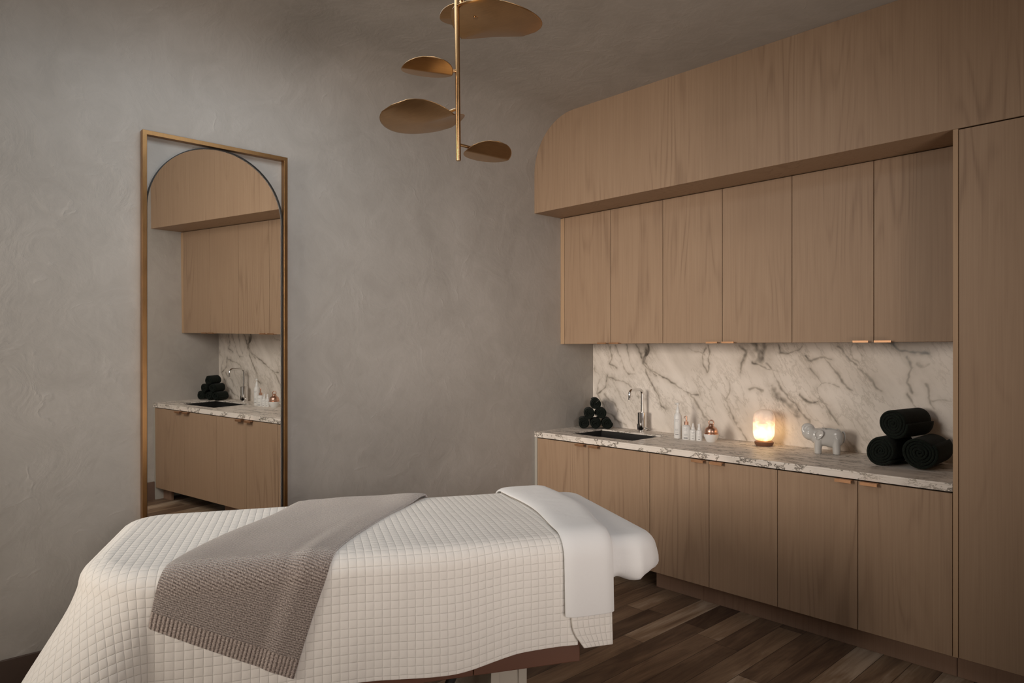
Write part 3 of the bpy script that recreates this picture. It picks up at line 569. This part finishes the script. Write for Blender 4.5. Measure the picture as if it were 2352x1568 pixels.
# ceramic elephant planter
def elephant():
    t = thing('elephant_planter', 'glossy pale grey ceramic elephant planter with raised trunk', 'planter', (1.812, -.170, ZT), math.radians(25.5))
    bm = BM()
    def ell(c, s, e=2.):
        b2 = BM(); bmesh.ops.create_icosphere(b2, subdivisions=4, radius=1.); vs = {}
        for v in b2.verts:
            p = v.co; k = (abs(p.x)**e+abs(p.y)**e+abs(p.z)**e)**(-1/e); vs[v] = bm.verts.new((c[0]+p.x*k*s[0], c[1]+p.y*k*s[1], c[2]+p.z*k*s[2]))
        for f in b2.faces: bm.faces.new([vs[v] for v in f.verts])
        b2.free()
    ell((.020, 0, .094), (.074, .046, .052), 3.)          # body
    ell((.040, 0, .085), (.055, .045, .050), 2.6)         # rump
    ell((-.068, 0, .105), (.040, .034, .036), 2.2)        # head
    ell((-.030, 0, .095), (.045, .040, .045), 2.4)        # neck
    for x in (-.034, .060):
        for y in (-.026, .026):
            tube(bm, [(x, y, .0), (x, y, .003), (x, y, .03), (x+(.004 if x < 0 else -.004), y*.9, .085)], [.016, .019, .0195, .024], 24)
    tp = [(-.088, 0, .098), (-.101, 0, .112), (-.108, 0, .128), (-.106, 0, .143), (-.096, 0, .152), (-.082, 0, .155), (-.068, 0, .150), (-.056, 0, .140)]
    tube(bm, tp, [.022, .017, .0135, .0125, .012, .0115, .011, .009], 18)
    ell((-.074, 0, .133), (.026, .024, .020))             # forehead
    me = bpy.data.meshes.new('e'); bm.to_mesh(me); bm.free(); e = bpy.data.objects.new('elephant_tmp', me); COL.objects.link(e)
    m = e.modifiers.new('r', 'REMESH'); m.mode = 'VOXEL'; m.voxel_size = .0028; m = e.modifiers.new('s', 'SMOOTH'); m.factor = .6; m.iterations = 9
    me2 = bpy.data.meshes.new('c'); cb = box(-.012, .078, -.034, .034, .085, .30); bmesh.ops.bevel(cb, geom=[g for g in cb.edges], offset=.015, segments=4, affect='EDGES'); cb.to_mesh(me2); cb.free()
    cu = bpy.data.objects.new('cutter_tmp', me2); COL.objects.link(cu)
    m = e.modifiers.new('b', 'BOOLEAN'); m.operation = 'DIFFERENCE'; m.object = cu
    # flat open top: slice slightly below the body's crown
    me3 = bpy.data.meshes.new('d'); cb = box(-.036, .12, -.08, .08, .1405, .30); cb.to_mesh(me3); cb.free(); cu2 = bpy.data.objects.new('cutter_tmp', me3); COL.objects.link(cu2)
    m = e.modifiers.new('b2', 'BOOLEAN'); m.operation = 'DIFFERENCE'; m.object = cu2
    dg = bpy.context.evaluated_depsgraph_get(); dg.update(); fin = bpy.data.meshes.new_from_object(e.evaluated_get(dg))
    for o in (e, cu, cu2): bpy.data.objects.remove(o)
    fin.name = 'elephant_body'; fin.materials.clear(); fin.materials.append(CERAMIC)
    o = bpy.data.objects.new('elephant_body', fin); COL.objects.link(o); o.parent = t
    for p in fin.polygons: p.use_smooth = True
    md = o.modifiers.new('w', 'EDGE_SPLIT'); md.split_angle = math.radians(50)
    for s in (-1, 1):
        bm = BM(); outl = [(-.052, .120), (-.034, .136), (-.014, .134), (-.006, .121), (-.008, .108), (-.018, .094), (-.032, .080), (-.044, .079), (-.044, .090), (-.052, .104)]
        P = []
        for k in range(len(outl)):
            a, b = Vector(outl[k]), Vector(outl[(k+1) % len(outl)]); P += [a, a.lerp(b, .5)]
        c = sum(P, Vector((0, 0)))/len(P)
        rings = []
        for f, h in ((1., .0), (1.02, .004), (.93, .0075), (.80, .0055), (.45, .004)): rings.append([bm.verts.new((c.x+(p.x-c.x)*f, s*(.0415+h*1.7+(.006 if p.x > -.03 else 0)), c.y+(p.y-c.y)*f)) for p in P])
        for a, b in zip(rings, rings[1:]):
            for k in range(len(P)): bm.faces.new((a[k], a[(k+1) % len(P)], b[(k+1) % len(P)], b[k]))
        bm.faces.new(rings[-1]); bm.faces.new(rings[0]); bmesh.ops.recalc_face_normals(bm, faces=bm.faces)
        obj('ear', bm, CERAMIC, t, smooth=True, sub=2)
    obj('tail', tube(BM(), [(.092, 0, .125), (.100, 0, .115), (.103, 0, .095), (.100, 0, .075), (.095, 0, .062)], [.005, .0048, .0045, .004, .003], 12), CERAMIC, t, smooth=True)
elephant()

# three large rolled towels
for i, (x, y, z, R, L, sd, lab) in enumerate(((2.184, -.375, ZT+.0745, .0745, .27, 3, 'left of the bottom pair beside the elephant planter'), (2.342, -.370, ZT+.0815, .0815, .28, 5, 'right of the bottom pair against the tall cupboard'), (2.240, -.345, ZT+.210, .0750, .28, 8, 'top one lying across the bottom pair'))):
    me = roll_mesh('rolled_towel', R/1.0, L, 5.2, R/5.6, 1.04, sd)
    o = bpy.data.objects.new('rolled_towel', me); COL.objects.link(o); o.location = (x-.004, y+L/2, z); o.rotation_euler = (Matrix.Rotation(math.radians((-4, 2, -8)[i]), 4, 'Z') @ Matrix.Rotation((2., .6, 1.2)[i], 4, 'Y')).to_euler()
    tag(o, 'large dark green rolled towel, '+lab, 'towel', 'large rolled towels on the worktop')

# ================================================================== pendant lamp
def pendant():
    SX, SY = 1.396, -2.4277
    t = thing('pendant_lamp', 'brass ceiling pendant with folded leaf-shaped discs on a thin vertical stem', 'pendant lamp', (SX, SY, 0))
    obj('stem', tube(BM(), [(0, 0, 2.142), (0, 0, 2.146), (-.006, -.006, ZC-.02)], [.0085, .0092, .0092], 20), BRASS, t, smooth='auto')
    obj('canopy', lathe(BM(), [(0, ZC-.001), (.065, ZC-.001), (.065, ZC-.018), (.058, ZC-.024), (0, ZC-.024)][::-1], 40), BRASS, t, smooth='auto')
    #      centre (world)              crease dir deg  r    droop tilt(along) roll
    L = [((1.4295, -2.267, 2.686), 190.4, .1785, 17, 0, 0, .45, 2.735),
         ((1.2185, -2.4637, 2.318), 10.2, .1660, 17, 0, 0, .35, 2.338),
         ((1.351, -2.539, 2.460), 68.4, .0960, 9, 0, 0, .30, 2.476),
         ((1.418, -2.302, 2.182), 77.0, .0930, 9, 3, -9, .60, 2.203),
         ((1.209, -2.246, 2.800), 46.9, .1020, 8, 0, 0, .60, 2.815)]
    for (c, ang, R, dr, tl, rl, fr, az) in L:
        bm = BM(); n = 48; rows = []
        dr = math.radians(dr)
        for i in range(-12, 13):
            w = i/12; rows.append([])
            for j in range(n+1):
                x = -math.sqrt(max(0, 1-w*w))*R+2*math.sqrt(max(0, 1-w*w))*R*j/n if abs(w) < 1 else 0
                k = 1 if R < .15 else smooth(x/R, -.25, .95)
                rows[-1].append(bm.verts.new((x, w*R*math.cos(dr*k), abs(w)*R*math.sin(dr*k)+.03*(w*R)**2/R+(.10*(w*w)*R*(1-k) if R > .15 else 0))))
        for a, b in zip(rows, rows[1:]):
            for j in range(n): bm.faces.new((a[j], a[j+1], b[j+1], b[j]))
        bmesh.ops.remove_doubles(bm, verts=bm.verts, dist=1e-5); bmesh.ops.recalc_face_normals(bm, faces=bm.faces)
        loc = (c[0]-SX, c[1]-SY, c[2])
        leaf = obj('leaf_shade', bm, BRASS, t, smooth='auto', loc=loc, rot=(math.radians(rl), math.radians(tl), math.radians(ang)), solid=.0016)
        a0 = Vector((0, 0, az)); e = Vector((loc[0]*fr, loc[1]*fr, loc[2]+.016))
        bm = tube(BM(), [a0, a0.lerp(e, .6), e], [.0055]*3, 12); tube(bm, [e+Vector((0, 0, .004)), e+Vector((0, 0, -.008))], .011, 16)
        obj('arm', bm, BRASS, t, smooth='auto')
pendant()

# ================================================================== mirror
def mirror():
    t = thing('wall_mirror', 'tall arched mirror set in a rectangular brass frame on the plaster wall', 'mirror', (0, mc, 0))
    y0, y1, z0, z1 = -3.146-mc, -2.462-mc, .262, 2.420; w = .019; d0, d1 = .0015, .034
    bm = BM()
    # mitred frame
    O = [(y0, z0), (y1, z0), (y1, z1), (y0, z1)]; I = [(y0+w, z0+w), (y1-w, z0+w), (y1-w, z1-w), (y0+w, z1-w)]
    vo = [[bm.verts.new((x, a, b)) for a, b in O] for x in (d0, d1)]; vi = [[bm.verts.new((x, a, b)) for a, b in I] for x in (d0, d1)]
    for k in range(4):
        j = (k+1) % 4
        bm.faces.new((vo[0][k], vo[0][j], vo[1][j], vo[1][k])); bm.faces.new((vi[0][j], vi[0][k], vi[1][k], vi[1][j])); bm.faces.new((vo[1][k], vo[1][j], vi[1][j], vi[1][k])); bm.faces.new((vo[0][j], vo[0][k], vi[0][k], vi[0][j]))
    bmesh.ops.recalc_face_normals(bm, faces=bm.faces)
    obj('frame', bm, FRAME_BRASS, t, bevel=.001)
    def arch(rr, zc, zb): return [(-rr, zb)]+[(-rr*math.cos(k*PI/64), zc+rr*math.sin(k*PI/64)) for k in range(65)]+[(rr, zb)]
    a = arch(mr+.003, mzc, mz0); b_ = arch(mr-.0005, mzc, mz0+.004); bm = BM(); n = len(a)
    A = [[bm.verts.new((x, p, q)) for p, q in a] for x in (.0008, .0205)]; B = [[bm.verts.new((x, p, q)) for p, q in b_] for x in (.0155, .0205)]
    for k in range(n):
        j = (k+1) % n
        bm.faces.new((A[0][k], A[0][j], A[1][j], A[1][k])); bm.faces.new((B[0][j], B[0][k], B[1][k], B[1][j])); bm.faces.new((A[1][k], A[1][j], B[1][j], B[1][k])); bm.faces.new((A[0][j], A[0][k], B[0][k], B[0][j]))
    bmesh.ops.recalc_face_normals(bm, faces=bm.faces); obj('mirror_edge', bm, MIRROR_EDGE, t)
    obj('clear_pane', prism(BM(), arch(mr-.001, mzc, mz0+.005), 'x', .017, .020), GLASS, t)  # see-through pane, reflects nothing; the added kitchenette copy shows through it
mirror()

# ================================================================== treatment bed
BC = (1.2314, -2.6484); BA = math.radians(63.71); ZB = .785
LS, HW, RE = .93, .405, .055
bt = thing('massage_table', 'treatment table with brown panel base on cream metal columns', 'massage table', (BC[0], BC[1], 0), BA)
bm = box(-.78, .2485, -.375, .375, .358, .590); obj('base_panel', bm, TABLE_WOOD, bt, bevel=.003)
bm = box(.2505, .628, -.375, .375, .358, .590); obj('base_panel', bm, TABLE_WOOD, bt, bevel=.003)
for x in (.34, -.46):
    bm = box(x, x+.105, -.30, .30, .04, .357); lg = obj('leg_column', bm, LEG_METAL, bt, bevel=.004)
    bm = box(x-.012, x+.018, -.308, -.295, .04, .357); bx(bm, x+.087, x+.117, -.308, -.295, .04, .357); obj('leg_channel', bm, LEG_METAL, lg, bevel=.002)
    obj('foot', box(x-.03, x+.135, -.33, .33, .001, .04), LEG_METAL, bt, bevel=.006)
obj('brace', tube(BM(), [(-.30, -.26, .30), (.22, -.26, .34)], .012, 10), BLACK_METAL, bt, smooth='auto')
obj('brace', tube(BM(), [(.10, -.26, .08), (.225, -.26, .36)], .016, 10), BLACK_METAL, bt, smooth='auto')
obj('mattress', box(-.86, .86, -.34, .34, .637, .75), SHEET, bt, bevel=.03)
obj('deck', box(-.84, .72, -.30, .30, .592, .636), BLACK_METAL, bt)

def rrect(hx, hy, rc, n=14):
    P = []
    rf = .215
    for cx, cy, a0, q in ((hx-rc, hy-rc, 0, rc), (-hx+rc, hy-rc, PI/2, rc), (-hx+rf, -hy+rf, PI, rf), (hx-rc, -hy+rc, 3*PI/2, rc)):
        for k in range(n+1): a = a0+k*PI/2/n; P.append((cx+q*math.cos(a), cy+q*math.sin(a), math.cos(a), math.sin(a)))
    out = []
    for k in range(len(P)):
        a, b = P[k], P[(k+1) % len(P)]; L = math.hypot(b[0]-a[0], b[1]-a[1]); m = max(1, int(L/.015))
        for q in range(m): f = q/m; nx, ny = a[2]+(b[2]-a[2])*f, a[3]+(b[3]-a[3])*f; l = math.hypot(nx, ny); out.append((a[0]+(b[0]-a[0])*f, a[1]+(b[1]-a[1])*f, nx/l, ny/l))
    return out
def fitted_sheet():
    out = rrect(LS, HW, .10); bm = BM(); rings = []; per = 0; s = []
    for k, p in enumerate(out):
        s.append(per); q = out[(k+1) % len(out)]; per += math.hypot(q[0]-p[0], q[1]-p[1])
    prof = [(-.096, .7865), (-.075, .786)]+[(-.055+.055*math.sin(a), ZB-.055+.055*math.cos(a)) for a in [k*PI/14 for k in range(1, 8)]]+[(.004, .712), (.007, .690), (.006, .668), (.001, .650), (-.010, .638), (-.032, .630), (-.06, .628)]
    def fold(x, y, sv, z):
        t = max(0, (.755-z)/.12); head = 1 if x > .2 else .3
        return t*head*(.015*(1-abs(math.sin(sv*19+1.5*math.sin(sv*7))))**2-.004+.006*noise.noise(Vector((sv*14, z*6, 0))))
    for o_, z in prof:
        ring = []
        for k, p in enumerate(out):
            oo = o_+fold(p[0], p[1], s[k], z)-.010*(1-max(0, min(1, (p[0]-.45)/.08))); zz = z
            if z < .66: zz += .009*math.sin(s[k]*38+3*math.sin(s[k]*9))*(1 if p[0] > .2 else .2)
            if p[0] > LS-.25 and z < .78: oo += .012*max(0, (p[0]-LS+.25)/.25)*min(1, (.785-z)/.05)
            zz -= .006*max(0, (abs(p[1])/HW)-.8) if z > .78 else 0
            ring.append(bm.verts.new((p[0]+p[2]*oo, p[1]+p[3]*oo, zz)))
        rings.append(ring)
    for a, b in zip(rings, rings[1:]):
        for k in range(len(out)): bm.faces.new((a[k], b[k], b[(k+1) % len(out)], a[(k+1) % len(out)]))
    bm.faces.new(rings[0]); bmesh.ops.recalc_face_normals(bm, faces=bm.faces)
    o = obj('fitted_sheet', bm, SHEET, smooth=True, loc=(BC[0], BC[1], 0), rot=(0, 0, BA))
    tag(o, 'smooth white fitted sheet stretched over the rounded head end of the table', 'sheet')
fitted_sheet()

FLARE = .03
def drape(s, t, off=0., flare=FLARE, wr=.0):
    """unrolled cloth coords -> bed-local point. t>0 is the camera side"""
    rc = .17 if t > 0 else .09; a, b = HW-RE-rc, LS-RE-rc; p = max(0, abs(t)-a); q = max(0, -s-b); sg = 1 if t > 0 else -1
    if q <= 0: d = p-rc
    elif p <= 0: d = q-rc
    else: d = math.hypot(p, q)-rc
    z = ZB+.006*(1-(min(abs(t), HW)/HW)**2)
    if d <= 0:
        if wr: z += noise.noise(Vector((s*5, t*5, 2.)))*.003*wr
        return Vector((s, -t, z+off))
    h = math.hypot(p, q); cs = max(s, -b)-(q/h)*rc; ct = max(-a, min(a, t))+sg*(p/h)*rc; z = ZB
    dx, dt = -q/h, sg*p/h; arc = PI/2*RE; phi = math.atan2(p, q) if q > 0 else PI/2; cor = math.sin(2*phi) if q > 0 and p > 0 else 0
    foot = math.cos(phi)**2 if q > 0 else 0
    if d < arc: th = d/RE; out = RE*math.sin(th)+off*math.sin(th); dn = RE*(1-math.cos(th)); z += -dn+off*math.cos(th)
    else: e = d-arc; out = RE+off+e*flare+cor*e*.54+foot*e*.10; dn = RE+e*(1-.10*cor); z += -dn
    x = cs+dx*out; y = ct+dt*out
    if wr and d > .02:
        k = min(1, (d-.02)/.12); wv = noise.noise(Vector((s*3.1, d*2.2, 4.)))*.011+noise.noise(Vector((s*8, d*5, 1.)))*.004
        x += dx*wv*k*wr; y += dt*wv*k*wr
    return Vector((x, -y, z))
def cloth(name, fn, us, vs, uvf, m, thick, label, cat, off_mod=None):
    verts = []; uvs = []
    for u in us:
        for v in vs: verts.append(fn(u, v)); uvs.append(uvf(u, v))
    nv = len(vs); faces = [(i*nv+j, (i+1)*nv+j, (i+1)*nv+j+1, i*nv+j+1) for i in range(len(us)-1) for j in range(nv-1)]
    o = obj(name, (verts, faces), m, smooth=True, loc=(BC[0], BC[1], 0), rot=(0, 0, BA))
    uvl = o.data.uv_layers.new(name='UVMap')
    for l in o.data.loops: uvl.data[l.index].uv = uvs[l.vertex_index]
    bm = bmesh.new(); bm.from_mesh(o.data); bmesh.ops.recalc_face_normals(bm, faces=bm.faces)
    up = sum((f.normal.z*f.calc_area() for f in bm.faces)); 
    if up < 0: bmesh.ops.reverse_faces(bm, faces=bm.faces)
    bm.to_mesh(o.data); bm.free()
    sd = o.modifiers.new('solid', 'SOLIDIFY'); sd.thickness = thick; sd.offset = 1
    bv = o.modifiers.new('round', 'BEVEL'); bv.width = thick*.45; bv.segments = 3; bv.limit_method = 'ANGLE'; bv.angle_limit = math.radians(60)
    tag(o, label, cat); return o
def lin(a, b, st): n = max(2, int(round((b-a)/st))); return [a+(b-a)*k/n for k in range(n+1)]
# quilt
def quilt_fn(s, v):
    # v in [-1, 1]; near hem varies
    hem = .350+.0864+(.785-.055-(.405+.028*smooth(s, .15, .42)))+.006*math.sin(s*9)
    t = v*hem if v > 0 else v*.70
    return drape(s, t, .004, .04, 1.0)
def quilt_uv(s, v): return (s, v*.756)
cloth('quilted_coverlet', quilt_fn, lin(-LS-.48, .60, .0125), lin(-1, 1, .0165), quilt_uv, QUILT, .007, 'cream white square-quilted coverlet hanging over the side and foot of the table', 'quilt')
# quilt turned back + sheet band folded over it
def band_edges(t):
    k = (t+.45)/(1.1); return .540+.012*k+.03*math.exp(-((t)/.25)**2), .760-.035*smooth(t, 0, .40)+.018*math.exp(-((t+.05)/.25)**2)
def flap_fn(u, v):
    e0, e1 = band_edges(v); e0 += .020; e1 -= .004
    c = smooth(v, .62, .76); e0 += .050*c*c; s = e0+(e1-e0)*u
    return drape(s, v, .016, .05, .5)
cloth('turned_back_quilt', flap_fn, lin(0, 1, .07), lin(-.60, .735, .012), lambda u, v: (u*.19, v), QUILT, .008, 'small quilted flap of white coverlet showing below the folded sheet', 'quilt')
def band_fn(u, v):
    e0, e1 = band_edges(v); s = e0+(e1-e0)*u
    rnd = -.012*(abs(2*u-1)**6)
    return drape(s, v, .030+rnd, .05, .8)
cloth('folded_top_sheet', band_fn, lin(0, 1, .04), lin(-.62, .625, .012), lambda u, v: (u*.2, v), SHEET, .007, 'plain white top sheet folded back in a band across the table', 'sheet')
# knitted throw
def throw_fn(u, v):
    # u 0..1 left->right edge, v 0 far .. 1 near hem (unrolled)
    A0, A1 = Vector((-.17, -.60)), Vector((.36, -.60)); B0, B1 = Vector((-.708, .520)), Vector((-.315, .715))
    l = A0.lerp(B0, v)+Vector((-.060*math.sin(PI*v**1.8), 0)); r_ = A1.lerp(B1, v)+Vector((-.070*math.sin(PI*v**1.3), 0)); p = l.lerp(r_, u)
    off = .014-.006*(abs(2*u-1)**8)+.0045*math.exp(-((u-.84)/.05)**2)*smooth(v, .35, .8)-.003*math.exp(-((u-.74)/.04)**2)*smooth(v, .35, .8)
    off += .012*math.exp(-((p.y+.36)/.10)**2)
    return drape(p.x, p.y, off+.003*noise.noise(Vector((u*4, v*5, 9))), .05, 1.0)
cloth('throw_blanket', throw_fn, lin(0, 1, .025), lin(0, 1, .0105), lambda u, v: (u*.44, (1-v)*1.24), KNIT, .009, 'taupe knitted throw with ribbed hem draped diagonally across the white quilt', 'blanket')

# ================================================================== added kitchenette copy behind the clear pane, in place of a reflection
ROOTS = []
SFX = ', copy behind the pane'
kitchenette(SFX, False)
small_towels(SFX, (.185, -.215), math.radians(104), math.radians(16))
bm = box(-.001, 0, -3.0, 0, 0, 3.3); struct('wall_behind_pane', bm, PLASTER)
struct('floor_behind_pane', box(0, 3.2, -2.6, 0, -.02, 0), FLOOR)
struct('baseboard_behind_pane', box(.0005, .014, -2.4, DF-.001, .0005, .16), simple('brown_baseboard_lit', (.16, .10, .075), .5))  # paler copy of the baseboard brown, brighter light put into its colour
q = (0.01953, 0.02267, 0.20389, -3.32488, -1.56766, 0.11610)
T = Matrix.Translation(Vector(q[3:6])) @ Matrix.Rotation(Vector(q[:3]).length, 4, Vector(q[:3]).normalized())
for o in ROOTS: o.matrix_basis = T @ o.matrix_basis
ROOTS = None
